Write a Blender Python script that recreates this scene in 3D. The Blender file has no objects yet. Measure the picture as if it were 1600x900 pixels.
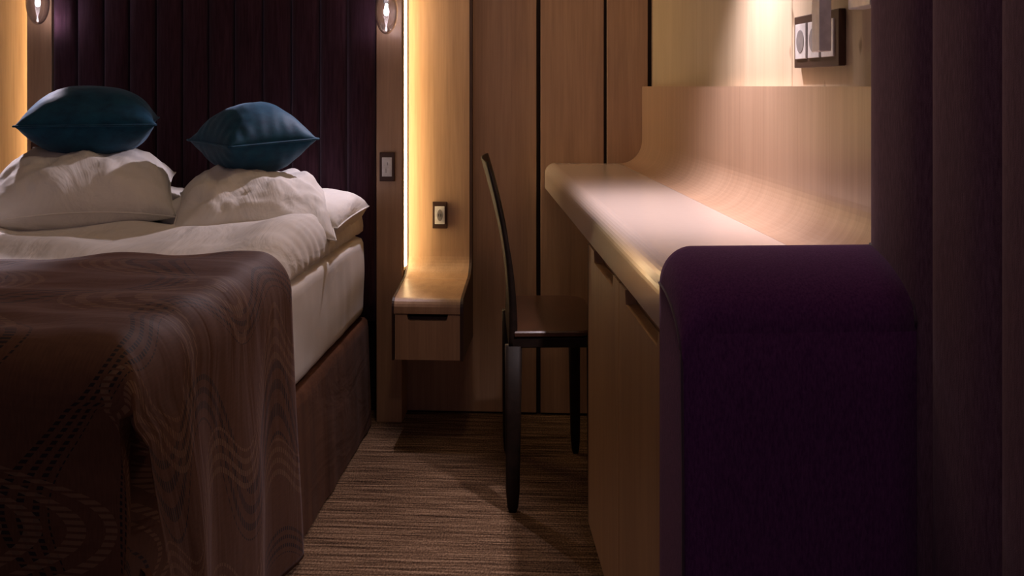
import bpy, bmesh, math, random
from mathutils import Vector, Matrix, noise

S = bpy.context.scene
COL = S.collection
R = math.radians

# ------------------------------------------------------------------ camera, world, exposure
cam_data = bpy.data.cameras.new('camera')
cam = bpy.data.objects.new('camera', cam_data); COL.objects.link(cam)
cam.location = (0, 0, 1.0)
cam.rotation_euler = (R(90), 0, R(3.398))
cam_data.sensor_width = 36.0
cam_data.lens = 36.0
cam_data.shift_y = -0.1969
cam_data.clip_start = 0.02
S.camera = cam

world = bpy.data.worlds.new('world'); S.world = world
world.use_nodes = True
bg = world.node_tree.nodes['Background']
bg.inputs['Color'].default_value = (0.40, 0.32, 0.50, 1)
bg.inputs['Strength'].default_value = 0.19
S.view_settings.view_transform = 'Standard'
S.view_settings.look = 'None'
S.view_settings.exposure = 0.0
S.view_settings.gamma = 1.0
S.view_settings.use_curve_mapping = False

DESK_YAW = R(6.189)                     # the desk wall runs at a slight angle to the bed


def light(name, kind, loc, energy, color, **kw):
    d = bpy.data.lights.new(name, kind); d.energy = energy; d.color = color
    rot = kw.pop('rot', (0, 0, 0))
    for k, v in kw.items(): setattr(d, k, v)
    o = bpy.data.objects.new(name, d); COL.objects.link(o)
    o.location = loc; o.rotation_euler = rot
    return o


def dk(p, s, z=0.0):                     # desk frame -> world
    c, n = math.cos(DESK_YAW), math.sin(DESK_YAW)
    return Vector((p * c - s * n, p * n + s * c, z))


CEIL = 2.45
# unseen ceiling lights for general warm light; no fixtures modelled
light('ceiling_spot_over_aisle', 'AREA', (-0.25, 2.15, CEIL - 0.03), 1.9, (1.0, 0.71, 0.45), shape='DISK', size=0.22, spread=R(150))
light('ceiling_spot_over_bed', 'AREA', (-1.15, 1.75, CEIL - 0.03), 0.8, (1.0, 0.72, 0.60), shape='DISK', size=0.22, spread=R(150))
light('fill_light_over_sofa', 'AREA', (0.05, 0.35, CEIL - 0.03), 2.6, (1.0, 0.66, 0.56), shape='DISK', size=0.25, spread=R(160))  # unseen fill, added to brighten the end panel and wall padding

# ------------------------------------------------------------------ materials
def new_mat(name):
    m = bpy.data.materials.new(name); m.use_nodes = True
    nt = m.node_tree
    return m, nt, nt.nodes['Principled BSDF']


def N(nt, t, **kw):
    n = nt.nodes.new(t)
    for k, v in kw.items():
        if k in n.inputs: n.inputs[k].default_value = v
        else: setattr(n, k, v)
    return n


def ramp(nt, stops):
    n = nt.nodes.new('ShaderNodeValToRGB')
    e = n.color_ramp.elements
    while len(e) < len(stops): e.new(0.5)
    for i, (p, c) in enumerate(stops):
        e[i].position = p; e[i].color = (*c, 1)
    return n


def coords(nt, scale, kind='Object'):
    tc = N(nt, 'ShaderNodeTexCoord'); mp = N(nt, 'ShaderNodeMapping')
    mp.inputs['Scale'].default_value = scale
    nt.links.new(tc.outputs[kind], mp.inputs['Vector'])
    return mp


def plain(name, color, rough=0.5, metal=0.0, coat=0.0, sheen=0.0, coat_rough=0.05, var=1.0):
    m, nt, b = new_mat(name)
    mp = coords(nt, (60, 60, 60)); nz = N(nt, 'ShaderNodeTexNoise', Scale=1.0, Detail=3.0)
    nt.links.new(mp.outputs[0], nz.inputs['Vector'])
    d = tuple(c * (1 - 0.1 * var) for c in color); u = tuple(min(1, c * (1 + 0.08 * var)) for c in color)
    r = ramp(nt, [(0.35, d), (0.65, u)])
    nt.links.new(nz.outputs['Fac'], r.inputs[0]); nt.links.new(r.outputs[0], b.inputs['Base Color'])
    b.inputs['Roughness'].default_value = rough
    b.inputs['Metallic'].default_value = metal
    b.inputs['Coat Weight'].default_value = coat
    b.inputs['Coat Roughness'].default_value = coat_rough
    b.inputs['Sheen Weight'].default_value = sheen
    return m


def wood(name, dark, lite, scale, rough=0.38, coat=0.15, bump=0.08, knots=False, contrast=1.0):
    m, nt, b = new_mat(name)
    L = nt.links.new
    mp = coords(nt, scale)
    broad = N(nt, 'ShaderNodeTexNoise', Scale=1.0, Detail=3.0, Roughness=0.55, Distortion=0.6)
    L(mp.outputs[0], broad.inputs['Vector'])
    mp2 = coords(nt, tuple(v * 9 if v > 4 else v * 3 for v in scale))
    fine = N(nt, 'ShaderNodeTexNoise', Scale=1.0, Detail=4.0, Roughness=0.7)
    L(mp2.outputs[0], fine.inputs['Vector'])
    add = N(nt, 'ShaderNodeMath', operation='MULTIPLY_ADD'); add.inputs[1].default_value = 0.45
    L(fine.outputs['Fac'], add.inputs[0])
    half = N(nt, 'ShaderNodeMath', operation='MULTIPLY'); half.inputs[1].default_value = 0.6
    L(broad.outputs['Fac'], half.inputs[0]); L(half.outputs[0], add.inputs[2])
    r = ramp(nt, [(0.5 - 0.14 / contrast, dark), (0.5 + 0.16 / contrast, lite)])
    L(add.outputs[0], r.inputs[0])
    out = r.outputs[0]
    if knots:
        mk = coords(nt, (5.0, 5.5, 2.6))
        vor = N(nt, 'ShaderNodeTexVoronoi', Scale=2.4); vor.distance = 'EUCLIDEAN'
        wv = N(nt, 'ShaderNodeTexNoise', Scale=6.0, Detail=2.0)
        mixv = N(nt, 'ShaderNodeMixRGB'); mixv.inputs[0].default_value = 0.12
        L(mk.outputs[0], wv.inputs['Vector']); L(mk.outputs[0], mixv.inputs[1]); L(wv.outputs['Color'], mixv.inputs[2])
        L(mixv.outputs[0], vor.inputs['Vector'])
        kr = ramp(nt, [(0.05, (0.30, 0.18, 0.10)), (0.11, (1, 1, 1))])
        L(vor.outputs['Distance'], kr.inputs[0])
        mul = N(nt, 'ShaderNodeMixRGB', blend_type='MULTIPLY'); mul.inputs[0].default_value = 0.8
        L(out, mul.inputs[1]); L(kr.outputs[0], mul.inputs[2]); out = mul.outputs[0]
    L(out, b.inputs['Base Color'])
    b.inputs['Roughness'].default_value = rough
    b.inputs['Coat Weight'].default_value = coat
    b.inputs['Coat Roughness'].default_value = 0.25
    bp = N(nt, 'ShaderNodeBump', Strength=bump, Distance=0.001)
    L(fine.outputs['Fac'], bp.inputs['Height']); L(bp.outputs[0], b.inputs['Normal'])
    return m


def fabric(name, dark, lite, weave=900, rough=0.9, sheen=0.4, tint=(1, 1, 1), bump=0.3, slub=(60, 60, 12), wrinkle=0.0, wscale=6.0):
    m, nt, b = new_mat(name)
    L = nt.links.new
    mp = coords(nt, slub)
    n1 = N(nt, 'ShaderNodeTexNoise', Scale=1.0, Detail=5.0, Roughness=0.65)
    L(mp.outputs[0], n1.inputs['Vector'])
    r = ramp(nt, [(0.3, dark), (0.72, lite)])
    L(n1.outputs['Fac'], r.inputs[0]); L(r.outputs[0], b.inputs['Base Color'])
    b.inputs['Roughness'].default_value = rough
    b.inputs['Sheen Weight'].default_value = sheen
    b.inputs['Sheen Roughness'].default_value = 0.45
    b.inputs['Sheen Tint'].default_value = (*tint, 1)
    b.inputs['Specular IOR Level'].default_value = 0.15
    mw = coords(nt, (weave, weave, weave))
    n2 = N(nt, 'ShaderNodeTexNoise', Scale=1.0, Detail=1.0)
    L(mw.outputs[0], n2.inputs['Vector'])
    bp = N(nt, 'ShaderNodeBump', Strength=bump, Distance=0.0008)
    L(n2.outputs['Fac'], bp.inputs['Height'])
    last = bp
    if wrinkle:
        mz = coords(nt, (wscale, wscale * 0.35, wscale))
        n3 = N(nt, 'ShaderNodeTexNoise', Scale=1.0, Detail=4.0, Roughness=0.5, Distortion=0.7)
        L(mz.outputs[0], n3.inputs['Vector'])
        b2 = N(nt, 'ShaderNodeBump', Strength=wrinkle, Distance=0.02)
        L(n3.outputs['Fac'], b2.inputs['Height']); L(bp.outputs[0], b2.inputs['Normal'])
        last = b2
    L(last.outputs[0], b.inputs['Normal'])
    return m


def carpet_mat():
    m, nt, b = new_mat('loop_carpet')
    L = nt.links.new
    a = coords(nt, (5, 120, 1)); n1 = N(nt, 'ShaderNodeTexNoise', Scale=1.0, Detail=3.0, Roughness=0.6, Distortion=0.15)
    L(a.outputs[0], n1.inputs['Vector'])
    c = coords(nt, (260, 130, 1)); n2 = N(nt, 'ShaderNodeTexNoise', Scale=1.0, Detail=2.0)
    L(c.outputs[0], n2.inputs['Vector'])
    mx = N(nt, 'ShaderNodeMixRGB'); mx.inputs[0].default_value = 0.35
    L(n1.outputs['Fac'], mx.inputs[1]); L(n2.outputs['Fac'], mx.inputs[2])
    r = ramp(nt, [(0.36, (0.022, 0.011, 0.006)), (0.50, (0.135, 0.080, 0.046)), (0.66, (0.36, 0.235, 0.145))])
    L(mx.outputs[0], r.inputs[0]); L(r.outputs[0], b.inputs['Base Color'])
    b.inputs['Roughness'].default_value = 0.95
    b.inputs['Specular IOR Level'].default_value = 0.1
    bp = N(nt, 'ShaderNodeBump', Strength=0.7, Distance=0.004)
    L(mx.outputs[0], bp.inputs['Height']); L(bp.outputs[0], b.inputs['Normal'])
    return m


def throw_mat():
    """brown satin throw: bundles of stitched dotted lines that sweep in big curves"""
    m, nt, b = new_mat('stitched_throw')
    L = nt.links.new

    def math_(op, a, bb=None, c=None):
        n = N(nt, 'ShaderNodeMath', operation=op)
        for i, v in enumerate((a, bb, c)):
            if v is None: continue
            if isinstance(v, (int, float)): n.inputs[i].default_value = v
            else: L(v, n.inputs[i])
        return n.outputs[0]
    uv = N(nt, 'ShaderNodeUVMap')
    mp = N(nt, 'ShaderNodeMapping'); L(uv.outputs[0], mp.inputs['Vector'])
    sep = N(nt, 'ShaderNodeSeparateXYZ'); L(mp.outputs[0], sep.inputs[0])
    X, Y = sep.outputs[0], sep.outputs[1]
    layers = []
    for k, (ax, ay, ph, fr, mp_) in enumerate([(14, 9, 0.0, 0.105, 0.50), (-11, 13, 2.0, 0.12, 0.45)]):
        # a warped coordinate whose level lines are long S curves
        w1 = math_('SINE', math_('MULTIPLY_ADD', Y, 15.0 + 4 * k, ph))
        w2 = math_('SINE', math_('MULTIPLY_ADD', X, 11.0 - 3 * k, ph + 1.0))
        base = math_('ADD', math_('MULTIPLY', X, float(ax)), math_('MULTIPLY', Y, float(ay) * 0.35))
        f = math_('ADD', math_('ADD', base, math_('MULTIPLY', w1, 0.95)), math_('MULTIPLY', w2, 0.7))
        # bundle envelope and stitched lines in it
        env = math_('GREATER_THAN', math_('SINE', math_('MULTIPLY', f, 1.75)), mp_)
        ln = math_('GREATER_THAN', math_('SINE', math_('MULTIPLY', f, 1.75 * 10)), 0.15)
        dots = math_('GREATER_THAN', math_('SINE', math_('MULTIPLY', Y, 720.0)), -0.35)
        layers.append(math_('MULTIPLY', math_('MULTIPLY', env, ln), dots))
    nz = N(nt, 'ShaderNodeTexNoise', Scale=4.5, Detail=1.0); L(mp.outputs[0], nz.inputs['Vector'])
    sel = math_('GREATER_THAN', nz.outputs['Fac'], 0.50)
    dark = math_('MULTIPLY', layers[0], 1.0)
    lite = math_('MULTIPLY', layers[1], 1.0)
    thr = N(nt, 'ShaderNodeTexNoise', Scale=1.0, Detail=3.0)
    m2 = N(nt, 'ShaderNodeMapping'); m2.inputs['Scale'].default_value = (300, 40, 1); L(uv.outputs[0], m2.inputs['Vector'])
    L(m2.outputs[0], thr.inputs['Vector'])
    base = ramp(nt, [(0.3, (0.075, 0.028, 0.010)), (0.7, (0.100, 0.040, 0.016))])
    L(thr.outputs['Fac'], base.inputs[0])
    a = N(nt, 'ShaderNodeMixRGB'); a.inputs[2].default_value = (0.006, 0.002, 0.003, 1)
    L(math_('MULTIPLY', dark, 0.95), a.inputs[0]); L(base.outputs[0], a.inputs[1])
    c = N(nt, 'ShaderNodeMixRGB'); c.inputs[2].default_value = (0.20, 0.115, 0.060, 1)
    L(math_('MULTIPLY', lite, 0.6), c.inputs[0]); L(a.outputs[0], c.inputs[1])
    L(c.outputs[0], b.inputs['Base Color'])
    b.inputs['Roughness'].default_value = 0.70
    b.inputs['Sheen Weight'].default_value = 0.10
    b.inputs['Sheen Tint'].default_value = (0.9, 0.75, 0.85, 1)
    b.inputs['Specular IOR Level'].default_value = 0.3
    bp = N(nt, 'ShaderNodeBump', Strength=0.35, Distance=0.002)
    L(math_('ADD', dark, lite), bp.inputs['Height'])
    wr = N(nt, 'ShaderNodeTexNoise', Scale=1.0, Detail=3.0, Distortion=0.5)
    m3 = N(nt, 'ShaderNodeMapping'); m3.inputs['Scale'].default_value = (3, 12, 1); L(uv.outputs[0], m3.inputs['Vector'])
    L(m3.outputs[0], wr.inputs['Vector'])
    b2 = N(nt, 'ShaderNodeBump', Strength=0.35, Distance=0.02)
    L(wr.outputs['Fac'], b2.inputs['Height']); L(bp.outputs[0], b2.inputs['Normal'])
    L(b2.outputs[0], b.inputs['Normal'])
    return m


def glow_mat(name, color, strength):
    m, nt, b = new_mat(name)
    b.inputs['Base Color'].default_value = (*color, 1)
    b.inputs['Emission Color'].default_value = (*color, 1)
    b.inputs['Emission Strength'].default_value = strength
    return m


def glass_mat():
    m = bpy.data.materials.new('thin_clear_glass'); m.use_nodes = True
    nt = m.node_tree; nt.nodes.clear()
    out = N(nt, 'ShaderNodeOutputMaterial'); tr = N(nt, 'ShaderNodeBsdfTransparent'); gl = N(nt, 'ShaderNodeBsdfGlossy')
    tr.inputs['Color'].default_value = (0.90, 0.88, 0.93, 1)
    gl.inputs['Roughness'].default_value = 0.06
    lw = N(nt, 'ShaderNodeLayerWeight', Blend=0.52)
    nz = N(nt, 'ShaderNodeTexNoise', Scale=14.0, Detail=2.0)
    bp = N(nt, 'ShaderNodeBump', Strength=0.25, Distance=0.01)
    tc = N(nt, 'ShaderNodeTexCoord'); nt.links.new(tc.outputs['Object'], nz.inputs['Vector'])
    nt.links.new(nz.outputs['Fac'], bp.inputs['Height']); nt.links.new(bp.outputs[0], gl.inputs['Normal'])
    mx = N(nt, 'ShaderNodeMixShader')
    nt.links.new(lw.outputs['Facing'], mx.inputs[0]); nt.links.new(tr.outputs[0], mx.inputs[1]); nt.links.new(gl.outputs[0], mx.inputs[2])
    nt.links.new(mx.outputs[0], out.inputs[0])
    return m


M = {}
M['maple'] = wood('maple_veneer_upright', (0.37, 0.225, 0.135), (0.52, 0.335, 0.205), (22, 22, 1.6), rough=0.36)
M['maple_desk'] = wood('maple_veneer_front', (0.33, 0.19, 0.085), (0.47, 0.29, 0.14), (14, 5, 1.2), rough=0.45, coat=0.05)
M['maple_splash'] = wood('maple_veneer_gloss', (0.47, 0.30, 0.20), (0.59, 0.40, 0.275), (1.2, 40, 1.2), rough=0.30, coat=0.35)
M['pale_ply'] = wood('pale_knotty_plywood', (0.52, 0.41, 0.275), (0.62, 0.50, 0.35), (9, 9, 1.2), rough=0.5, coat=0.1, knots=True)
M['walnut'] = wood('dark_walnut', (0.030, 0.013, 0.008), (0.055, 0.024, 0.014), (30, 30, 3), rough=0.45)
M['chair_wood'] = wood('black_brown_lacquered_wood', (0.010, 0.006, 0.004), (0.022, 0.012, 0.008), (30, 8, 30), rough=0.55, coat=0.0)
M['chair_wood'].node_tree.nodes['Principled BSDF'].inputs['Specular IOR Level'].default_value = 0.18
M['chair_seat'] = wood('dark_brown_lacquered_seat', (0.050, 0.020, 0.012), (0.085, 0.036, 0.020), (30, 8, 30), rough=0.28, coat=0.5)
M['gap'] = plain('dark_backing_board', (0.018, 0.008, 0.006), 0.8)  # dark backing that shows in the joints between wall panels
M['desktop'] = plain('cream_lacquered_desktop', (0.70, 0.59, 0.52), 0.24, coat=0.6, coat_rough=0.11, var=0.1)
M['carpet'] = carpet_mat()
M['plaster'] = plain('warm_plaster', (0.42, 0.34, 0.27), 0.9)
M['velvet_plum'] = fabric('plum_velvet', (0.022, 0.007, 0.014), (0.060, 0.024, 0.038), sheen=0.35, tint=(0.8, 0.62, 0.85), slub=(140, 140, 9))
M['velvet_violet'] = fabric('violet_woven_upholstery', (0.062, 0.013, 0.078), (0.135, 0.042, 0.145), sheen=0.16, tint=(0.8, 0.6, 0.9), slub=(420, 420, 110), bump=0.5)
M['wall_cloth_warm_lit'] = fabric('violet_wall_padding_warm_lit', (0.085, 0.042, 0.072), (0.175, 0.100, 0.150), sheen=0.2, tint=(0.9, 0.7, 0.8), slub=(420, 420, 60), bump=0.5)  # same cloth as the end panel, warm light put into its colour
M['piping'] = plain('violet_piping', (0.050, 0.022, 0.048), 0.8, sheen=0.3)
M['teal'] = fabric('teal_velvet', (0.003, 0.030, 0.068), (0.008, 0.078, 0.140), sheen=0.35, tint=(0.5, 0.72, 1.0), slub=(26, 26, 40), rough=0.6)
M['sheet'] = fabric('white_cotton', (0.72, 0.70, 0.66), (0.82, 0.80, 0.76), sheen=0.1, slub=(4, 4, 4), bump=0.08, wrinkle=0.75, wscale=9.0)
M['fitted'] = fabric('white_fitted_cotton', (0.72, 0.70, 0.66), (0.82, 0.80, 0.76), sheen=0.1, slub=(4, 4, 4), bump=0.08)
M['skirt'] = fabric('brown_velvet_bed_base', (0.055, 0.020, 0.008), (0.115, 0.046, 0.021), sheen=0.06, tint=(0.9, 0.7, 0.65), slub=(18, 18, 2.0), wrinkle=0.5, wscale=7.0)
M['throw'] = throw_mat()
M['frame_dark'] = plain('wenge_frame', (0.050, 0.018, 0.008), 0.55)
M['insert'] = plain('white_plastic', (0.80, 0.78, 0.76), 0.35)
M['insert_grey'] = plain('grey_plastic_recess', (0.30, 0.28, 0.28), 0.4)
M['pin'] = plain('dark_pin_hole', (0.02, 0.02, 0.02), 0.5)
M['white_metal'] = plain('white_lacquered_metal', (0.80, 0.77, 0.80), 0.3, coat=0.3)
M['chrome'] = plain('brushed_steel', (0.55, 0.53, 0.52), 0.3, metal=1.0)
M['led'] = glow_mat('warm_led_strip', (1.0, 0.71, 0.37), 15.0)
M['led_cover'] = plain('led_profile', (0.75, 0.62, 0.45), 0.5)
M['bulb'] = glow_mat('white_bulb', (1.0, 0.90, 0.95), 16.0)
M['glass'] = glass_mat()

# ------------------------------------------------------------------ mesh helpers
def tag(o, label=None, cat=None, group=None, kind=None):
    if label: o['label'] = label
    if cat: o['category'] = cat
    if group: o['group'] = group
    if kind: o['kind'] = kind
    return o


def thing(name, loc, label, cat, group=None, yaw=0.0, frame='bed', kind=None):
    """Empty at the thing's base; ['o'] keeps its base in its own frame"""
    o = bpy.data.objects.new(name, None); COL.objects.link(o)
    o.location = dk(*loc) if frame == 'desk' else loc
    o.rotation_euler = (0, 0, (DESK_YAW if frame == 'desk' else 0) + yaw)
    o['o'] = list(loc)
    return tag(o, label, cat, group, kind)


def put(name, bm, mat, parent=None, smooth=False, loc=None, frame='bed', rot=None, recalc=True):
    """link bm as one mesh; geometry is given in absolute frame coordinates and moved to its base"""
    if recalc: bmesh.ops.recalc_face_normals(bm, faces=bm.faces)
    base = None
    if parent is not None:
        r = parent
        while r.parent: r = r.parent
        base = Vector(r['o'])
    elif loc is not None:
        base = Vector(loc)
    if base is not None:
        bmesh.ops.translate(bm, verts=bm.verts, vec=-base)
    me = bpy.data.meshes.new(name); bm.to_mesh(me); bm.free()
    o = bpy.data.objects.new(name, me); COL.objects.link(o)
    me.materials.append(mat)
    if smooth:
        for f in me.polygons: f.use_smooth = True
    if parent is not None: o.parent = parent
    else:
        if base is not None:
            o.location = dk(*base) if frame == 'desk' else base
        if frame == 'desk': o.rotation_euler = (0, 0, DESK_YAW)
        o['o'] = list(base) if base is not None else [0, 0, 0]
    return o


def box(x0, x1, y0, y1, z0, z1, bev=0.0, seg=2, bm=None):
    b = bmesh.new()
    vs = [b.verts.new((x, y, z)) for x in (x0, x1) for y in (y0, y1) for z in (z0, z1)]
    for q in ((0, 1, 3, 2), (4, 6, 7, 5), (0, 4, 5, 1), (2, 3, 7, 6), (0, 2, 6, 4), (1, 5, 7, 3)):
        b.faces.new([vs[i] for i in q])
    if bev > 0:
        bmesh.ops.bevel(b, geom=list(b.edges), offset=bev, segments=seg, profile=0.5, affect='EDGES')
    if bm is None: return b
    me = bpy.data.meshes.new('tmp'); b.to_mesh(me); b.free(); bm.from_mesh(me); bpy.data.meshes.remove(me)
    return bm


def join(*bms):
    bm = bms[0]
    for b in bms[1:]:
        me = bpy.data.meshes.new('tmp'); b.to_mesh(me); b.free(); bm.from_mesh(me); bpy.data.meshes.remove(me)
    return bm


def loft(rings, close=True, caps=True):
    """rings: lists of points of equal length"""
    b = bmesh.new()
    vr = [[b.verts.new(p) for p in r] for r in rings]
    n = len(rings[0])
    for i in range(len(vr) - 1):
        for j in range(n if close else n - 1):
            k = (j + 1) % n
            b.faces.new((vr[i][j], vr[i][k], vr[i + 1][k], vr[i + 1][j]))
    if caps:
        b.faces.new(list(reversed(vr[0]))); b.faces.new(vr[-1])
    return b


def tube(pts, r, n=8, caps=True):
    pts = [Vector(p) for p in pts]
    rings = []
    for i, p in enumerate(pts):
        d = (pts[min(i + 1, len(pts) - 1)] - pts[max(i - 1, 0)]).normalized()
        up = Vector((0, 0, 1)) if abs(d.z) < 0.9 else Vector((1, 0, 0))
        a = d.cross(up).normalized(); c = d.cross(a).normalized()
        rr = r[i] if isinstance(r, (list, tuple)) else r
        rings.append([p + (a * math.cos(t) + c * math.sin(t)) * rr for t in [2 * math.pi * k / n for k in range(n)]])
    return loft(rings, caps=caps)


def lathe(profile, c, n=24, sx=1.0, sy=1.0):
    """profile: (radius, z) from bottom to top"""
    rings = [[(c[0] + max(r, 1e-4) * sx * math.cos(2 * math.pi * k / n), c[1] + max(r, 1e-4) * sy * math.sin(2 * math.pi * k / n), c[2] + z)
              for k in range(n)] for r, z in profile]
    return loft(rings)


def arc(cx, cy, rx, ry, a0, a1, n):
    return [(cx + rx * math.cos(R(a0 + (a1 - a0) * i / n)), cy + ry * math.sin(R(a0 + (a1 - a0) * i / n))) for i in range(n + 1)]


def sst(a, b, x):
    t = max(0.0, min(1.0, (x - a) / (b - a))); return t * t * (3 - 2 * t)


# ------------------------------------------------------------------ setting
YW = 3.118                                # face of the wall panels behind the bed
PW = 0.574                                # face of the plywood wall, desk frame
tag(put('floor', box(-2.6, 1.4, -0.8, 3.25, -0.06, 0.0), M['carpet']), 'brown ribbed loop carpet with fine cross stripes', None, None, 'structure')
tag(put('ceiling', box(-2.6, 1.4, -0.8, 3.25, CEIL, CEIL + 0.06), M['plaster']), None, None, None, 'structure')
wb = tag(put('wall_back', box(-2.6, 1.4, YW + 0.012, YW + 0.10, 0.0, CEIL), M['gap']), None, None, None, 'structure')
for x0, x1 in ((-2.6, -1.60), (-0.56, -0.111), (-0.098, 0.0935), (0.103, 0.2265), (0.2385, 0.60)):
    put('wall_panel', box(x0, x1, YW, YW + 0.013, 0.006, CEIL, 0.0012, 1), M['maple'], wb)
tag(put('wall_left', box(-2.66, -2.6, -0.8, 3.25, 0.0, CEIL), M['plaster']), None, None, None, 'structure')
wr = tag(put('wall_right', box(PW + 0.010, PW + 0.08, -0.7, 3.06, 0.0, CEIL), M['gap'], frame='desk', loc=(0, 0, 0)), None, None, None, 'structure')
for s0, s1 in ((-0.7, 0.6), (0.602, 1.2), (1.202, 1.7555), (1.7575, 2.0335), (2.0342, 2.4845), (2.4852, 3.066)):
    b = box(PW, PW + 0.012, s0, s1, 0.0, CEIL, 0.0006, 1)
    put('plywood_panel', b, M['pale_ply'], wr)
# pillars that flank the headboard
for i, (x0, x1) in enumerate(((-0.584, -0.507), (-1.657, -1.580))):
    t = tag(put('trim_%d' % (i + 1), box(x0, x1, 3.02, YW + 0.002, 0.0, CEIL, 0.0015, 1), M['maple']), None, None, None, 'structure')

# ------------------------------------------------------------------ LED strips in the pillars' flanks
for x, sg, lab in ((-0.507, 1, 'glowing warm light strip down the pillar between headboard and right nightstand'),
                   (-1.657, -1, 'warm light strip behind the pillar at the far left of the bed')):
    t = thing('light_strip', (x, 3.07, 0.46), lab, 'light strip', 'warm light strips beside the headboard')
    put('profile', box(*sorted((x + sg * 0.0012, x + sg * 0.0035)), 3.030, 3.096, 0.45, CEIL - 0.01, 0.0004, 1), M['led_cover'], t)
    put('diffuser', box(*sorted((x + sg * 0.0037, x + sg * 0.0060)), 3.042, 3.074, 0.46, CEIL - 0.02, 0.0008, 1), M['led'], t)

# ------------------------------------------------------------------ headboard
t = thing('headboard', (-1.08, 3.03, 0.30), 'tall dark plum headboard padded in twelve vertical channels', 'headboard')
put('backing_board', box(-1.5775, -0.5860, 3.035, 3.115, 0.30, 2.40, 0.004, 2), M['velvet_plum'], t)
edges = [82, 120, 162, 202, 244, 285, 326, 366, 410, 454, 498, 540, 584]
xs = [-1.5765 + (e - 82) / 502.0 * 0.9895 for e in edges]
for k in range(12):
    a, c = xs[k], xs[k + 1]
    rings = []
    nn = 14
    for z in [0.30 + (2.40 - 0.30) * q / 30 for q in range(31)]:
        zz = min((z - 0.30) / 0.03, (2.40 - z) / 0.03, 1.0); f = math.sqrt(max(0.0, 1 - (1 - zz) ** 2)) if zz < 1 else 1.0
        prof = []
        for j in range(nn + 1):
            u = -1 + 2 * j / nn
            prof.append(((a + c) / 2 + u * (c - a) / 2 * 0.998, 3.037 - (0.004 + 0.026 * math.sqrt(max(0, 1 - abs(u) ** 2.6))) * (0.3 + 0.7 * f), z))
        prof += [((a + c) / 2 + (c - a) / 2 * 0.998, 3.040, z), ((a + c) / 2 - (c - a) / 2 * 0.998, 3.040, z)]
        rings.append(prof)
    put('padded_channel', loft(rings), M['velvet_plum'], t, smooth=True)

# ------------------------------------------------------------------ nightstands: bentwood back panel sweeping into a floating drawer box
def jprofile(off, ztop):
    """centre line (y, z) of the bent board's face from ceiling down, over the sweep, to the front nose"""
    pts = [(3.088, ztop), (3.088, 0.50)]
    pts += [(y, z) for y, z in arc(3.088 - 0.075, 0.495, 0.075, 0.065, 0, -90, 10)][1:]
    pts += [(3.0, 0.4275), (2.95, 0.422), (2.90, 0.414)]
    pts += [(y, z) for y, z in arc(2.856, 0.378, 0.026, 0.030, 90, 180, 6)]
    pts[-1] = (2.830, 0.374); pts.append((2.830, 0.3665))
    return pts


def nightstand(x0, x1, label):
    t = thing('nightstand', ((x0 + x1) / 2, 2.97, 0.236), label, 'nightstand', 'floating nightstands either side of the bed')
    face = jprofile(0, CEIL - 0.002)
    th = 0.0105
    outer = face
    inner = []
    for i, (y, z) in enumerate(face):
        p0 = Vector(face[max(i - 1, 0)]); p1 = Vector(face[min(i + 1, len(face) - 1)])
        d = (p1 - p0).normalized(); n = Vector((-d.y, d.x))      # towards the wall / down
        inner.append((y + n.x * th, z + n.y * th))
    # make sure inner lies behind
    ring = outer + inner[::-1]
    put('bentwood_top', loft([[(x0 + 0.006, y, z) for y, z in ring], [(x1 - 0.008, y, z) for y, z in ring]]), M['maple'], t)
    for xa, xb in ((x0, x0 + 0.006), (x1 - 0.008, x1)):
        side = [(YW - 0.001, CEIL - 0.002), (YW - 0.001, 0.236), (2.832, 0.236), (2.8275, 0.370)]
        side += [(y - 0.0015, z + 0.0015) for y, z in face[::-1][2:]]
        put('side_panel', loft([[(xa, y, z) for y, z in side], [(xb, y, z) for y, z in side]]), M['walnut'], t)
    put('body', box(x0 + 0.0065, x1 - 0.0065, 2.850, YW - 0.004, 0.238, 0.355), M['walnut'], t)
    # drawer front with the scooped finger pull along its top edge
    xa, xb = x0 + 0.0085, x1 - 0.0085
    w = xb - xa
    out = [(xa, 0.238), (xb, 0.238), (xb, 0.3635), (xa + w * 0.815, 0.3635), (xa + w * 0.80, 0.350), (xa + w * 0.775, 0.3465),
           (xa + w * 0.225, 0.3465), (xa + w * 0.20, 0.350), (xa + w * 0.185, 0.3635), (xa, 0.3635)]
    put('drawer', loft([[(x, 2.832, z) for x, z in out], [(x, 2.849, z) for x, z in out]]), M['maple'], t)
    return t


nightstand(-0.504, -0.3045, 'floating maple nightstand with swept curved back between bed and chair')
nightstand(-1.861, -1.6600, 'maple nightstand panel at the far left edge beyond the bed')


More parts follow.
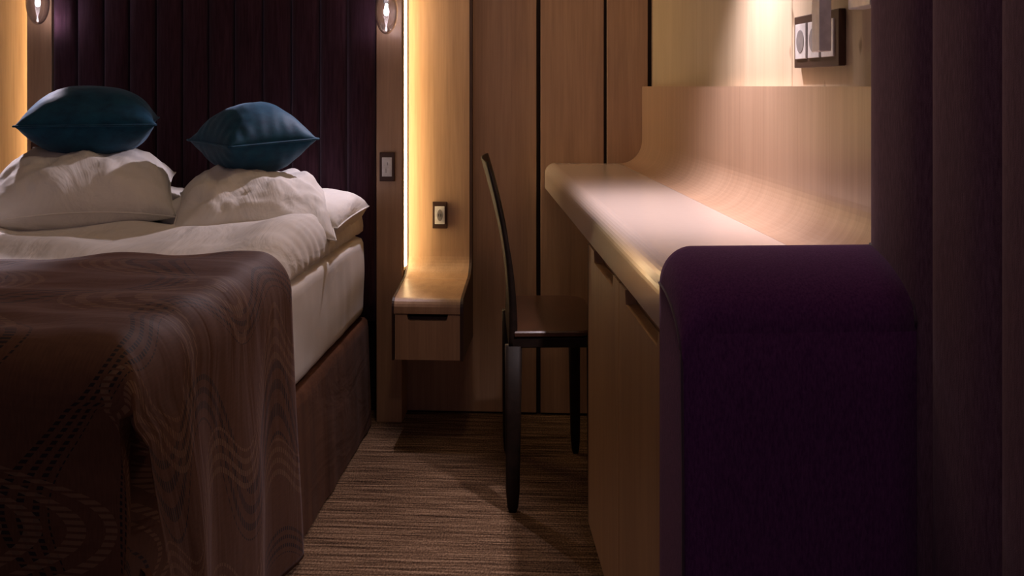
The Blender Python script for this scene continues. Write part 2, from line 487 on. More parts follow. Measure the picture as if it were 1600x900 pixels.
# ------------------------------------------------------------------ switch and socket plates
def plate(name, x0, x1, y, z0, z1, label, cat, kind, group=None):
    t = thing(name, ((x0 + x1) / 2, y, z0), label, cat, group)
    w, h = x1 - x0, z1 - z0
    fr = box(x0, x1, y - 0.008, y - 0.0005, z0, z1, 0.0015, 2)
    put('plate_frame', fr, M['frame_dark'], t)
    mx, mz = w * 0.17, h * 0.17
    put('insert', box(x0 + mx, x1 - mx, y - 0.0105, y - 0.0075, z0 + mz, z1 - mz, 0.0008, 2), M['insert'], t)
    cx, cz = (x0 + x1) / 2, (z0 + z1) / 2
    if kind == 'socket':
        ring = [(cx + w * 0.20 * math.cos(a), cz + h * 0.22 * math.sin(a)) for a in [2 * math.pi * k / 24 for k in range(24)]]
        b = loft([[(x, y - 0.0107, z) for x, z in ring], [(cx + (x - cx) * 0.93, y - 0.0115, cz + (z - cz) * 0.93) for x, z in ring]])
        put('socket_well', b, M['insert_grey'], t)
        b = join(box(cx - w * 0.10, cx - w * 0.06, y - 0.0122, y - 0.0114, cz - 0.004, cz + 0.004), box(cx + w * 0.06, cx + w * 0.10, y - 0.0122, y - 0.0114, cz - 0.004, cz + 0.004))
        put('pin_holes', b, M['pin'], t)
    else:
        b = box(cx - w * 0.24, cx + w * 0.24, y - 0.0122, y - 0.0102, cz + 0.002, cz + h * 0.27, 0.0008, 1)
        put('rocker', b, M['insert'], t)
        b = box(cx - w * 0.24, cx + w * 0.24, y - 0.0122, y - 0.0102, cz - h * 0.27, cz - 0.002, 0.0008, 1)
        put('rocker', b, M['insert'], t)
        put('marking', join(box(cx - 0.0035, cx - 0.0012, y - 0.0126, y - 0.0121, cz - h * 0.20, cz - h * 0.05),
                            box(cx + 0.0012, cx + 0.0035, y - 0.0126, y - 0.0121, cz + h * 0.06, cz + h * 0.16)), M['insert_grey'], t)
    return t


plate('light_switch', -0.573, -0.528, 3.02, 0.718, 0.804, 'dark framed switch on the pillar under the right glass lamp', 'light switch', 'switch', 'switches by the headboard')
plate('light_switch', -1.641, -1.597, 3.02, 0.745, 0.831, 'dark framed switch at far left peeking out under the blue cushion', 'light switch', 'switch', 'switches by the headboard')
plate('wall_socket', -0.424, -0.379, 3.087, 0.570, 0.651, 'dark framed socket on the glowing panel above the nightstand', 'socket', 'socket', 'sockets above the nightstands')
plate('wall_socket', -1.812, -1.766, 3.087, 0.565, 0.648, 'dark framed socket at the left edge beside the white pillow', 'socket', 'socket', 'sockets above the nightstands')


# ------------------------------------------------------------------ glass pendant lamps
def pendant(x, y, zc, label, power):
    t = thing('pendant_lamp', (x, y, zc - 0.066), label, 'lamp', 'glass pendant lamps beside the headboard')
    prof = [(0.033 * math.sin(math.pi * q / 20) * (1.0 if q < 10 else 1.0 - 0.10 * (q - 10) / 10), -0.068 * math.cos(math.pi * q / 20)) for q in range(0, 19)]
    put('glass_globe', lathe(prof, (x, y, zc), 32), M['glass'], t, smooth=True)
    put('bulb', lathe([(0.0005, -0.014), (0.005, -0.012), (0.0075, -0.006), (0.0075, 0.002), (0.005, 0.010), (0.004, 0.02)], (x, y, zc), 16), M['bulb'], t, smooth=True)
    put('bulb_holder', lathe([(0.006, 0.0205), (0.009, 0.024), (0.010, 0.060), (0.012, 0.066), (0.006, 0.085)], (x, y, zc), 16), M['chrome'], t, smooth=True)
    put('cord', tube([(x, y, zc + 0.085), (x, y, CEIL - 0.012)], 0.0025, 8), M['frame_dark'], t)
    put('ceiling_rose', lathe([(0.035, -0.012), (0.035, -0.002), (0.03, -0.0005)], (x, y, CEIL), 24), M['chrome'], t)
    aim = (Vector((x + (-0.24 if x > -1.0 else -0.10), y - 0.42, 0.62)) - Vector((x, y, zc - 0.03))).to_track_quat('-Z', 'Y').to_euler()
    light('pendant_light', 'SPOT', (x, y, zc - 0.030), power, (1.0, 0.86, 0.93), rot=aim, spot_size=R(88), spot_blend=0.35, shadow_soft_size=0.006)
    return t


pendant(-0.541, 2.95, 1.219, 'clear glass pendant lamp hanging at the right side of the headboard', 13.0)
pendant(-1.585, 2.95, 1.250, 'brightly lit clear glass pendant lamp left of the headboard', 22.0)

# ------------------------------------------------------------------ bed
bx0, bx1 = -1.560, -0.601
t = thing('bed', (-1.08, 2.2, 0), 'low brown velvet bed base under the white mattress', 'bed')
def skirt_panel():
    b = bmesh.new()
    n = 80; rings = []
    path = [(bx1, 2.985 - 1.57 * i / n) for i in range(n + 1)]
    def row(z, off, amp):
        out = []
        for i, (x, y) in enumerate(path):
            out.append((x + off + amp * (noise.noise(Vector((y * 9, 3.1, z * 0.6))) * 0.7 + 0.3 * noise.noise(Vector((y * 27, 7, 0)))), y, z))
        return out
    rows = [row(0.006, 0.010, 0.010), row(0.08, 0.008, 0.008), row(0.16, 0.005, 0.006), row(0.24, 0.002, 0.004), row(0.292, 0.0, 0.001), row(0.312, -0.003, 0.0), row(0.320, -0.012, 0.0), row(0.320, -0.045, 0)]
    vs = [[b.verts.new(p) for p in r] for r in rows]
    for i in range(len(vs) - 1):
        for j in range(n): b.faces.new((vs[i][j], vs[i][j + 1], vs[i + 1][j + 1], vs[i + 1][j]))
    return b
put('base_box', box(bx0 + 0.01, bx1 - 0.012, 1.415, 3.00, 0.01, 0.316, 0.012, 3), M['skirt'], t, smooth=False)
put('side_skirt', skirt_panel(), M['skirt'], t, smooth=True)

# mattress: slightly puffed sides, a topper seam
def mattress(name, x0, x1, y0, y1, z0, z1, r, puff, label, cat):
    rings = []
    nz = 8
    zs = [z0 + (z1 - z0) * q / 20 for q in range(21)]
    b = bmesh.new()
    hh = (z1 - z0)
    def outline(z):
        dz = min(z - z0, z1 - z)
        ins = r - math.sqrt(max(0, r * r - max(0, r - dz) ** 2))
        pf = puff * math.sin(math.pi * (z - z0) / hh)
        pts = []
        cr = 0.045
        X0, X1, Y0, Y1 = x0 + ins - pf, x1 - ins + pf, y0 + ins - pf, y1 - ins + pf
        def line(a, bb, n): return [(a[0] + (bb[0] - a[0]) * i / n, a[1] + (bb[1] - a[1]) * i / n) for i in range(n)]
        pts += line((X1, Y0 + cr), (X1, Y1 - cr), 80)
        pts += arc(X1 - cr, Y1 - cr, cr, cr, 0, 90, 6)
        pts += line((X1 - cr, Y1), (X0 + cr, Y1), 20)[1:]
        pts += arc(X0 + cr, Y1 - cr, cr, cr, 90, 180, 6)
        pts += line((X0, Y1 - cr), (X0, Y0 + cr), 40)[1:]
        pts += arc(X0 + cr, Y0 + cr, cr, cr, 180, 270, 6)
        pts += line((X0 + cr, Y0), (X1 - cr, Y0), 20)[1:]
        pts += arc(X1 - cr, Y0 + cr, cr, cr, 270, 360, 6)
        out = []
        for x, y in pts:
            w = 0.0022 * noise.noise(Vector((y * 24, z * 5, 1.0))) + 0.003 * noise.noise(Vector((y * 6, z * 9 + 3, 4.0)))
            out.append((x + (w if x > (x0 + x1) / 2 else -w), y, z))
        return out
    o = put(name, loft([outline(z) for z in zs]), M['fitted'], smooth=True, loc=((x0 + x1) / 2, (y0 + y1) / 2, z0))
    return tag(o, label, cat)


mattress('mattress', bx0 + 0.004, -0.612, 1.400, 2.995, 0.324, 0.568, 0.026, 0.004, 'white mattress in a fitted sheet on the brown bed base', 'mattress')


def fbm(x, y, z, o=3):
    v, a = 0, 1
    for _ in range(o):
        v += a * noise.noise(Vector((x, y, z))); x *= 2.1; y *= 2.1; z += 3; a *= 0.5
    return v


def duvet():
    b = bmesh.new()
    NX, NY = 150, 170
    y0, y1 = 1.425, 2.975
    grid = []
    for j in range(NY + 1):
        Y = y0 + (y1 - y0) * j / NY
        row = []
        for i in range(NX + 1):
            u = -1 + 2 * i / NX
            # cross-section: steep bulging sides, plump rim, flat middle
            w0 = 0.468
            if abs(u) > 0.86:
                q = (abs(u) - 0.86) / 0.14                # 0 at rim, 1 at hem
                ang = R(90 - 118 * q)
                xx = w0 - 0.060 + 0.060 * math.cos(ang)
                zz = 0.050 * math.sin(ang)
            else:
                xx = (w0 - 0.060) * abs(u) / 0.86; zz = 0.050
            X = -1.086 + math.copysign(xx, u)
            back = sst(2.12, 2.28, Y)
            top = 0.028 * back * math.exp(-((abs(u) - 0.84) / 0.16) ** 2)
            sag = -0.012 * (1 - abs(u) ** 2)
            f = sst(1.06, 0.80, abs(u))
            fold = 0.012 * fbm(X * 3 + Y * 1.5, Y * 5 - X * 2, 0.3) * back
            fold += 0.010 * back * math.sin(7 * X + 16 * Y + 2.2 * fbm(X * 2, Y * 2, 5, 2)) * sst(1.0, 0.6, abs(u))
            z = 0.592 + zz * (1 + 0.30 * back) + (top + sag) * f + fold * (0.35 + 0.65 * f) - 0.012 * (1 - back)
            if abs(u) > 0.86:
                X += math.copysign(0.007 * fbm(Y * 8, z * 9, 2.0), u) * q + math.copysign(0.003 * math.sin(Y * 60 + z * 20) * back, u)
            z = max(z, 0.5745) if abs(u) < 0.985 else max(z, 0.5735)
            row.append(b.verts.new((X, Y, z)))
        grid.append(row)
    for j in range(NY):
        for i in range(NX): b.faces.new((grid[j][i], grid[j][i + 1], grid[j + 1][i + 1], grid[j + 1][i]))
    # close underneath
    for j in range(NY):
        b.faces.new((grid[j][0], grid[j + 1][0], grid[j + 1][NX], grid[j][NX]))
    b.faces.new(grid[0]); b.faces.new(grid[NY][::-1])
    return b


o = put('duvet', duvet(), M['sheet'], smooth=True, loc=(-1.086, 2.2, 0.574))
tag(o, 'rumpled white duvet spread over the bed under the pillows', 'duvet')


# pillows and cushions
def pillow_bm(w, d, t, n=44, pinch=0.10, power=3.0, q=0.55, wr=0.006, seed=0, gather=0.0, sag=0.0):
    b = bmesh.new()
    top, bot = {}, {}
    for i in range(n + 1):
        for j in range(n + 1):
            u, v = -1 + 2 * i / n, -1 + 2 * j / n
            uu = math.copysign(abs(u) ** 0.85, u); vv = math.copysign(abs(v) ** 0.85, v)
            x = uu * w / 2 * (1 - pinch * (1 - vv * vv) * abs(uu) ** 3)
            y = vv * d / 2 * (1 - pinch * (1 - uu * uu) * abs(vv) ** 3)
            h = max(0.0, (1 - abs(uu) ** power) * (1 - abs(vv) ** power)) ** q
            e = 1 - max(abs(uu), abs(vv))
            for side, dct in ((1, top), (-1, bot)):
                edge = (i in (0, n) or j in (0, n))
                if edge and side == -1: dct[i, j] = top[i, j]; continue
                wv = wr * fbm(x * 11 + seed, y * 11, side * 2.0 + seed, 3)
                g = 0.0
                if gather: g = gather * math.exp(-e * 7) * math.sin(34 * (x if abs(v) > abs(u) else y) / 0.2 + 2 * fbm(x * 9, y * 9, seed, 2)) * (1 if e > 0 else 0)
                z = side * (t / 2) * h + (0 if edge else (wv * min(1, e * 5) + g * min(1, e * 8))) 
                dz = -sag * (uu * uu + vv * vv) / 2
                dct[i, j] = b.verts.new((x, y, z + dz))
    for i in range(n):
        for j in range(n):
            b.faces.new((top[i, j], top[i + 1, j], top[i + 1, j + 1], top[i, j + 1]))
            if (i, j) == (i, j):
                vs = (bot[i, j], bot[i, j + 1], bot[i + 1, j + 1], bot[i + 1, j])
                try: b.faces.new(vs)
                except ValueError: pass
    return b


def seam_pts(w, d, pinch, sag, n=20):
    out = []
    def P(uu, vv):
        x = uu * w / 2 * (1 - pinch * (1 - vv * vv) * abs(uu) ** 3); y = vv * d / 2 * (1 - pinch * (1 - uu * uu) * abs(vv) ** 3)
        return (x, y, -sag * (uu * uu + vv * vv) / 2)
    for k in range(n): out.append(P(-1 + 2 * k / n, -1))
    for k in range(n): out.append(P(1, -1 + 2 * k / n))
    for k in range(n): out.append(P(1 - 2 * k / n, 1))
    for k in range(n + 1): out.append(P(-1, 1 - 2 * k / n))
    return out


def lay(o, c, rot):
    o.location = c; o.rotation_euler = tuple(R(a) for a in rot)


def pillow(c, rot, w, d, t, label, group, **kw):
    o = put('pillow', pillow_bm(w, d, t, **kw), M['sheet'], smooth=True)
    lay(o, c, rot); tag(o, label, 'pillow', group)
    sm = put('seam', tube(seam_pts(w, d, kw.get('pinch', 0.1), kw.get('sag', 0)), 0.0022, 6), M['fitted']); sm.parent = o
    return o


pillow((-0.842, 2.79, 0.655), (2, 3, -1), 0.485, 0.37, 0.115, 'flat white pillow lying beneath the right plump pillow', 'lower pillows', seed=2, wr=0.008, pinch=0.03, power=5, q=0.4)
pillow((-1.330, 2.79, 0.655), (2, -2, 1), 0.475, 0.37, 0.105, 'flat white pillow lying beneath the left plump pillow', 'lower pillows', seed=7, wr=0.008, pinch=0.03, power=5, q=0.4)
pillow((-1.305, 2.665, 0.739), (13, 0, 22), 0.47, 0.38, 0.185, 'big plump white pillow under the left blue cushion', 'upper pillows', seed=11, wr=0.020, sag=0.035, pinch=0.07, power=2.6)
pillow((-0.835, 2.655, 0.702), (11, 3, 18), 0.40, 0.38, 0.150, 'plump white pillow under the right blue cushion', 'upper pillows', seed=23, wr=0.022, sag=0.045, pinch=0.05, power=2.6)


def cushion(c, rot, w, d, t, label, **kw):
    o = put('cushion', pillow_bm(w, d, t, **kw), M['teal'], smooth=True)
    lay(o, c, rot); tag(o, label, 'cushion', 'teal velvet cushions')
    p = put('piping', tube(seam_pts(w, d, kw['pinch'], kw.get('sag', 0), 24), 0.0028, 8), M['teal'], smooth=True); p.parent = o
    return o


cushion((-1.318, 2.735, 0.903), (2, 0, 21), 0.345, 0.31, 0.198, 'teal velvet cushion on the left white pillow, flat and domed', n=48, pinch=0.06, power=2.4, q=0.62, wr=0.004, seed=31, gather=0.0015)
cushion((-0.868, 2.735, 0.856), (2, -3, 44), 0.258, 0.258, 0.202, 'teal velvet cushion turned cornerwise on the right white pillow', n=48, pinch=0.03, power=2.3, q=0.66, wr=0.005, seed=44, gather=0.0035)


# throw with split corners at the foot of the bed
def throw():
    b = bmesh.new()
    uvl = b.loops.layers.uv.new('UVMap')
    top = 0.650
    xc, hw = -1.083, 0.495           # centre and half width of the fall
    rx, rz = 0.070, 0.088
    yf, yh = 1.338, 2.115            # foot face, far hem
    ry = 0.10; rzf = 0.085
    flat = hw - rx
    la = 0.125                        # length of the rounded part
    drop = 0.545
    def across(a):                    # a signed distance from centre -> (x, drop, fraction past roll)
        s = 1 if a >= 0 else -1; m_ = abs(a)
        if m_ <= flat: return xc + a, 0.0, 0.0
        q = (m_ - flat) / la
        if q <= 1: return xc + s * (flat + rx * math.sin(R(90 * q))), rz * (1 - math.cos(R(90 * q))), q * 0.0
        return xc + s * hw, rz + (m_ - flat - la), (m_ - flat - la)
    def along(bb):                    # distance from the far hem towards the foot
        ln = yh - (yf + ry)
        if bb <= ln: return yh - bb, 0.0, 0.0
        q = (bb - ln) / 0.145
        if q <= 1: return yf + ry - ry * math.sin(R(90 * q)), rzf * (1 - math.cos(R(90 * q))), 0.0
        return yf, rzf + (bb - ln - 0.145), (bb - ln - 0.145)
    ln = yh - (yf + ry)
    def spaced(parts):
        out = []
        for a, c, n in parts: out += [a + (c - a) * i / n for i in range(n)]
        out.append(parts[-1][1]); return out
    A = spaced([(-flat - la - drop, -flat - la, 26), (-flat - la, -flat, 9), (-flat, flat, 70), (flat, flat + la, 12), (flat + la, flat + la + drop, 40)])
    B = spaced([(0, ln, 70), (ln, ln + 0.145, 12), (ln + 0.145, ln + 0.145 + drop, 40)])
    V = {}
    for i, a in enumerate(A):
        x, da, fa = across(a)
        for j, bb in enumerate(B):
            y, db, fb = along(bb)
            if fa > 0.0 and fb > 0.0: continue
            z = top - (min(da, rz) ** 4 + min(db, rzf) ** 4) ** 0.25 - fa - fb
            X, Y = x, y
            onflat = (1 - min(1, da / rz)) * (1 - min(1, db / rzf))
            z += onflat * (0.008 * fbm(X * 3, Y * 6, 1.0) + 0.0035 * math.sin(Y * 46 + X * 9 + 3 * fbm(X * 2, Y * 2, 9, 2)))
            hemk = math.exp(-bb / 0.10)
            z += onflat * math.exp(-bb / 0.25) * (-0.016 * sst(0.95, 1.40, -X)) + onflat * hemk * 0.004 * math.sin(X * 26 + 1.0)
            Y -= onflat * max(0.0, 1 - bb / 0.6) * 0.09 * sst(0.80, 1.30, -X)
            Y += hemk * onflat * 0.012 * math.sin(X * 19)
            s = 1 if a >= 0 else -1
            if fa > 0:                # hanging side: soft folds, foot-side hem drifts back
                k = fa / drop
                X += s * (0.014 * k * math.sin(Y * 21 + 1.2) + 0.012 * k * fbm(Y * 6, z * 2, 4.0, 2) + 0.012 * k)
                near = sst(0.30, 0.0, Y - yf)
                Y += near * (0.045 * sst(0, 0.12, k) + 0.11 * sst(0, 0.7, k))
            if fb > 0:                # hanging foot
                k = fb / drop
                Y += -0.015 * k * math.sin(X * 18) - 0.02 * k + 0.010 * k * fbm(X * 6, z * 3, 8.0, 2)
                near = sst(0.22, 0.0, (flat + la) - abs(a))
                X -= s * near * (0.018 - 0.014 * sst(0.05, 0.30, k)); Y += near * 0.012 * math.sin(k * 9)
            V[i, j] = b.verts.new((X, Y, max(z, 0.012)))
    for i in range(len(A) - 1):
        for j in range(len(B) - 1):
            ks = [(i, j), (i + 1, j), (i + 1, j + 1), (i, j + 1)]
            if all(k in V for k in ks):
                f = b.faces.new([V[k] for k in ks])
                for lp, k in zip(f.loops, ks): lp[uvl].uv = (A[k[0]], B[k[1]])
    # pleat folded inwards at the corner between the side fall and the foot fall
    i0 = max(i for i, a in enumerate(A) if across(a)[2] == 0.0); j0 = max(j for j, bb in enumerate(B) if along(bb)[2] == 0.0)
    prev = None
    for m_ in range(0, len(A) - i0):
        vs_, vf = V[i0 + m_, j0], V[i0, j0 + m_]
        if m_ == 0: prev = (vs_, vs_, vf); continue
        k = m_ / (len(A) - 1 - i0)
        zi = (vs_.co.z + vf.co.z) / 2
        vi = b.verts.new((xc + hw - 0.030 * sst(0, 0.10, k), yf + 0.010 + 0.052 * sst(0, 0.10, k), zi))
        for q in ((prev[0], vs_, vi, prev[1]), (prev[1], vi, vf, prev[2])):
            q2 = []
            for v_ in q:
                if v_ not in q2: q2.append(v_)
            f = b.faces.new(q2)
            for lp in f.loops: lp[uvl].uv = (lp.vert.co.y, lp.vert.co.z)
        prev = (vs_, vi, vf)
    return b


o = put('bed_throw', throw(), M['throw'], smooth=True, loc=(-1.083, 1.75, 0.0), recalc=True)
tag(o, 'brown satin throw with curved dotted stitching draped over the foot of the bed', 'bed throw')
sd = o.modifiers.new('thickness', 'SOLIDIFY'); sd.thickness = 0.005; sd.offset = -1

# ------------------------------------------------------------------ desk (desk frame: p to the right, s along the wall)
P0, PJ, PB = 0.251, 0.476, 0.544
ZT, ZB = 0.767, 0.686
def s_end(p): return (YW - 0.0015 - p * math.sin(DESK_YAW)) / math.cos(DESK_YAW)
S_NEAR = 1.276
desk = thing('desk', (0.40, 2.2, 0), 'long built-in desk with glossy cream top and maple cupboard doors', 'desk', None, frame='desk')
front = [(P0 + 0.004, ZB), (P0, ZB + 0.006)] + arc(P0 + 0.030, ZT - 0.034, 0.030, 0.034, 180, 90, 10) + [(PJ, ZT), (PJ, ZB)]
put('desktop', loft([[(p, S_NEAR, z) for p, z in front], [(p, s_end(p), z) for p, z in front]]), M['desktop'], desk)
# curved back board
cove = [(PJ + 0.0005, ZT)] + arc(PB - 0.066, ZT + 0.072, 0.066, 0.072, 270, 360, 14)[1:] + [(PB, 0.99985)]
back = [(PW - 0.0006, 0.99985), (PW - 0.0006, ZB + 0.01), (PJ + 0.0005, ZB + 0.01)]
prof = cove + back
put('curved_backboard', loft([[(p, S_NEAR, z) for p, z in prof], [(p, s_end(p), z) for p, z in prof]]), M['maple_splash'], desk, smooth=False)
# carcass, plinth
put('carcass', box(P0 + 0.020, PW - 0.001, S_NEAR, 2.040, 0.128, ZB - 0.001), M['maple_desk'], desk)
put('plinth', box(P0 + 0.055, PW - 0.001, S_NEAR, 2.030, 0.0, 0.128), M['walnut'], desk)
put('edge_strip', box(P0 + 0.0005, P0 + 0.019, 2.0365, 2.0405, 0.128, ZB - 0.001), M['walnut'], desk)


def door(s0, s1, a, c):
    """door board with a slanted-end finger slot cut at its top edge; a..c the slot along s"""
    z0, z1 = 0.130, ZB - 0.0015
    dz = 0.0215
    out = [(s0, z0), (s1, z0), (s1, z1), (c, z1), (c - 0.006, z1 - dz), (a + 0.010, z1 - dz), (a, z1), (s0, z1)]
    d = put('door', loft([[(P0 + 0.001, s, z) for s, z in out], [(P0 + 0.0185, s, z) for s, z in out]]), M['maple_desk'], desk)
    return d


door(1.640, 2.036, 1.700, 1.950)
door(S_NEAR + 0.002, 1.6355, 1.305, 1.575)

# ------------------------------------------------------------------ upholstered end panel
def end_panel():
    p0, p1 = 0.247, 0.5165
    sf, sn = 1.272, 1.140
    zt = 0.800; drop = 0.072; r = 0.040
    rings = []
    n = 16
    for k in range(n + 1):
        a = R(90 * k / n)
        s = sf - (sf - sn) * math.sin(a); d = drop * (1 - math.cos(a))
        top = zt - d
        inset = 0.004 * (k == n)
        ring = [(p0, s, 0.004), (p0, s, 0.25), (p0, s, 0.5), (p0, s, top - r * 1.15)]
        ring += [(p, s, z) for p, z in arc(p0 + r, top - r * 1.15, r, r * 1.15, 180, 90, 10)[1:]]
        ring += [(p0 + r + (p1 - p0 - r) * q / 6, s, top) for q in range(1, 7)]
        ring += [(p1, s, 0.5), (p1, s, 0.004)]
        rings.append(ring)
    return rings


rg = end_panel()
t = thing('upholstered_end_panel', (0.38, 1.2, 0), 'violet upholstered end panel with rounded top closing off the desk', 'upholstered panel', None, frame='desk')
b = loft(rg)
put('padding', b, M['velvet_violet'], t, smooth=True)
# gentle bulge of the front face cover and pipings
fr = bmesh.new()
q0, q1, zA, zB_ = 0.2535, 0.5155, 0.006, 0.722
NXg, NZg = 30, 40
gv = []
for j in range(NZg + 1):
    row = []
    for i in range(NXg + 1):
        u, v = i / NXg, j / NZg
        z = zA + (zB_ - zA) * v; p = q0 + (q1 - q0) * u
        edge = min(u, 1 - u) * 2
        bul = 0.010 * (1 - (1 - min(1, edge * 4)) ** 2) * (1 - (1 - min(1, (1 - v) * 10)) ** 2)
        if v > 0.93 and u < 0.14: p += 0.0
        row.append(fr.verts.new((p, 1.1395 - bul - 0.0006 * fbm(p * 20, z * 9, 2), z)))
    gv.append(row)
for j in range(NZg):
    for i in range(NXg): fr.faces.new((gv[j][i], gv[j][i + 1], gv[j + 1][i + 1], gv[j + 1][i]))
put('front_cover', fr, M['velvet_violet'], t, smooth=True)
path = [(0.2465, r_[3][1], r_[3][2]) for r_ in rg] + [(0.2475, 1.1385, 0.55), (0.2475, 1.1385, 0.01)]
put('piping', tube(path, 0.0016, 8), M['piping'], t, smooth=True)
path = [(0.5150, r_[-3][1] - 0.001, r_[-3][2] + 0.0012) for r_ in rg]
put('piping', tube(path, 0.0016, 8), M['piping'], t, smooth=True)

# ------------------------------------------------------------------ tall channelled panel along the wall on the right
t = thing('padded_wall_panel', (0.55, 0.6, 0), 'tall dark violet wall padding in wide vertical channels at the right edge', 'padded panel', None, frame='desk')
put('backing_board', box(0.542, PW - 0.001, -0.50, 1.290, 0.0, 2.30, 0.003, 1), M['wall_cloth_warm_lit'], t)
k = 0
s1 = 1.292
bounds = [1.292, 1.119, 0.974, 0.829, 0.684, 0.539, 0.394, 0.249, 0.104, -0.041, -0.186, -0.331, -0.476]
for s_hi, s_lo in zip(bounds[:-1], bounds[1:]):
    prof = []
    n = 16
    for j in range(n + 1):
        u = -1 + 2 * j / n
        prof.append((0.536 - 0.026 * math.sqrt(max(0, 1 - abs(u) ** 3.0)), (s_hi + s_lo) / 2 + u * (s_hi - s_lo) / 2 * 0.998))
    prof += [(0.545, s_hi - 0.0005), (0.545, s_lo + 0.0005)]
    put('padded_channel', loft([[(p, s, z) for p, s in prof] for z in (0.004, 0.6, 1.2, 1.8, 2.296)]), M['wall_cloth_warm_lit'], t, smooth=True)

# ------------------------------------------------------------------ triple socket on the plywood wall
t = thing('triple_socket', (PW - 0.005, 1.607, 1.031), 'triple socket plate in dark wood frame on pale plywood wall', 'socket', None, frame='desk')
pf = PW - 0.0005
frame_bm = box(pf - 0.011, pf, 1.505, 1.711, 1.031, 1.117, 0.0015, 2)
put('plate_frame', frame_bm, M['frame_dark'], t)
for c in (1.699 - 0.026, 1.635 - 0.026 + 0.0015, 1.575 - 0.026):
    ins = put('insert', box(pf - 0.0135, pf - 0.0105, c - 0.026, c + 0.026, 1.0455, 1.1035, 0.0008, 2), M['insert'], t)
    pts = [(c + 0.0185 * math.cos(a), 1.0745 + 0.0195 * math.sin(a)) for a in [2 * math.pi * q / 28 for q in range(28)]]
    put('socket_well', loft([[(pf - 0.0137, s, z) for s, z in pts], [(pf - 0.0143, c + (s - c) * 0.95, 1.0745 + (z - 1.0745) * 0.95) for s, z in pts]]), M['insert_grey'], ins)

# ------------------------------------------------------------------ white wall lamp
t = thing('wall_lamp', (0.56, 1.39, 1.108), 'white wall lamp with square stem hanging in front of the triple socket', 'lamp', None, frame='desk')
put('wall_bracket', box(0.548, PW - 0.001, 1.352, 1.432, 1.109, 1.150, 0.002, 2), M['white_metal'], t)
put('arm', box(0.527, 0.549, 1.455, 1.475, 1.30, 1.315, 0.002, 2), M['white_metal'], t)
put('upright', box(0.5495, 0.568, 1.40, 1.475, 1.151, 1.315, 0.002, 2), M['white_metal'], t)
put('stem', box(0.5245, 0.5425, 1.480, 1.515, 1.0515, 1.52, 0.0022, 3), M['white_metal'], t)
put('boom', tube([(0.533, 1.50, 1.522), (0.49, 1.68, 1.575), (0.41, 1.87, 1.562), (0.40, 1.895, 1.552)], 0.006, 10), M['white_metal'], t, smooth=True)
put('lamp_shade', lathe([(0.038, -0.045), (0.040, -0.040), (0.034, 0.0), (0.020, 0.018), (0.008, 0.022)], (0.40, 1.90, 1.530), 28), M['white_metal'], t, smooth=True)
lp = dk(0.40, 1.90, 1.478)
light('desk_lamp_light', 'SPOT', lp, 46.0, (1.0, 0.84, 0.92), rot=(0, R(-4), DESK_YAW), spot_size=R(100), spot_blend=0.95, shadow_soft_size=0.02)

# ------------------------------------------------------------------ chair, tucked under the desk and facing it
t = thing('dining_chair', (-0.076, 2.60, 0), 'black lacquered wooden chair pushed up under the desk', 'chair', None)
t.rotation_euler = (0, 0, R(5.0))
cR = Matrix.Rotation(-R(5.0), 4, 'Z')
bx, by = -0.076, 2.60
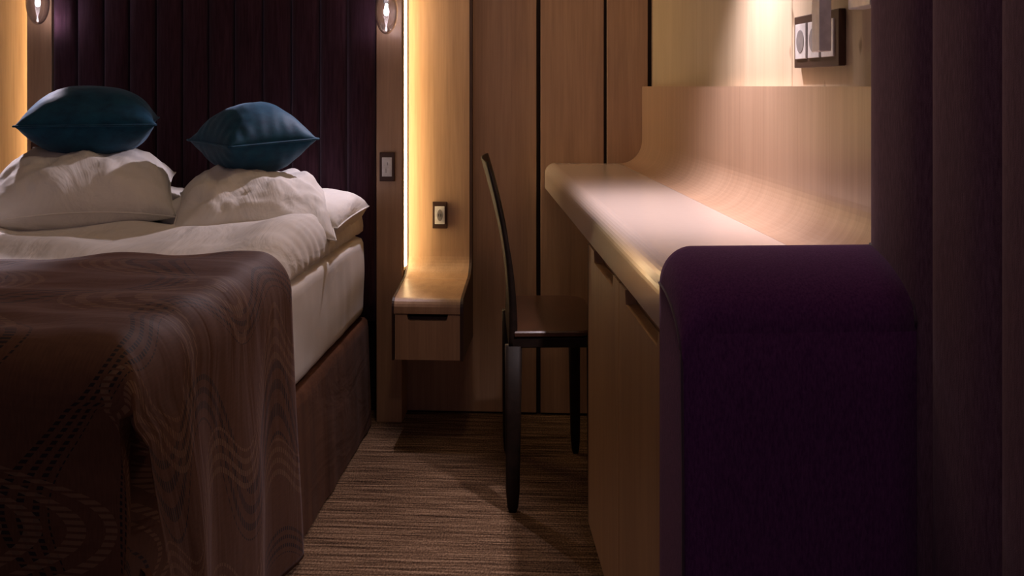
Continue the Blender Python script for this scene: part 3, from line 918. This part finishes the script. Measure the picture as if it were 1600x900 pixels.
# local layout: +x towards the desk, y the width of the chair; given around the base point
def CB(x0, x1, y0, y1, z0, z1, bev=0.003, seg=2): return box(bx + x0, bx + x1, by + y0, by + y1, z0, z1, bev, seg)
def leg(x, y, w, d, ztop, lean=0.0, taper=0.80):
    rings = []
    for z, f in ((0.001, taper * 0.55), (0.012, taper * 0.8), (0.05, taper), (0.20, (1 + taper) / 2), (ztop, 1.0)):
        xo = bx + x + lean * (1 - z / ztop)
        hx, hy = w / 2 * f, d / 2 * f
        pts = []
        for cx_, cy_, a0 in ((1, 1, 0), (-1, 1, 90), (-1, -1, 180), (1, -1, 270)):
            rr = min(hx, hy) * 0.5
            pts += [(p, q) for p, q in arc(cx_ * (hx - rr), cy_ * (hy - rr), rr, rr, a0, a0 + 90, 3)]
        rings.append([(xo + p, by + y + q, z) for p, q in pts])
    return loft(rings)
for (x, y, w, ln_) in ((-0.080, -0.190, 0.040, -0.002), (-0.080, 0.190, 0.040, -0.002), (0.096, 0.190, 0.032, 0.004), (0.108, -0.190, 0.030, 0.0)):
    put('leg', leg(x, y, w, 0.034, 0.392, ln_), M['chair_wood'], t, smooth=True)
put('seat_frame', CB(-0.085, 0.108, -0.205, 0.205, 0.388, 0.412), M['chair_wood'], t)
# seat: rounded front corners, slight dish
sp = []
hw, hd = 0.200, 0.0
x_b, x_f = -0.078, 0.122
outl = [(x_b, -0.208)] + [(x_f - 0.05 + 0.05 * math.sin(R(a)), -0.208 + 0.07 - 0.07 * math.cos(R(a))) for a in range(0, 91, 15)] + \
       [(x_f - 0.05 + 0.05 * math.cos(R(a)), 0.208 - 0.07 + 0.07 * math.sin(R(a))) for a in range(0, 91, 15)] + [(x_b, 0.208)]
rings = []
for z, k in ((0.4125, 0.97), (0.416, 1.0), (0.424, 1.0), (0.4275, 0.985)):
    rings.append([(bx + 0.022 + (x - 0.022) * k, by + y * k, z) for x, y in outl])
put('seat', loft(rings), M['chair_seat'], t)
# backrest: curved plywood shell rising from the rear legs, leaning back
rings = []
NB = 22
for i in range(NB + 1):
    v = i / NB
    z = 0.385 + (0.820 - 0.385) * v
    xc_ = -0.078 - 0.066 * v ** 1.35 - 0.012 * math.sin(math.pi * v) * -1
    half = 0.205 * (1 - 0.08 * v ** 3 - (0.10 * (max(0, v - 0.86) / 0.14) ** 2))
    ring = []
    for j in range(13):
        w_ = -1 + 2 * j / 12
        ring.append((bx + xc_ + 0.006 - 0.016 * (1 - w_ * w_) * v, by + half * w_, z))
    thk = 0.020 - 0.0165 * v
    for j in range(12, -1, -1):
        w_ = -1 + 2 * j / 12
        ring.append((bx + xc_ + 0.006 - thk - 0.016 * (1 - w_ * w_) * v, by + half * w_, z))
    rings.append(ring)
put('backrest', loft(rings), M['chair_wood'], t, smooth=True)
for o in bpy.data.objects:
    if 'o' in o: del o['o']
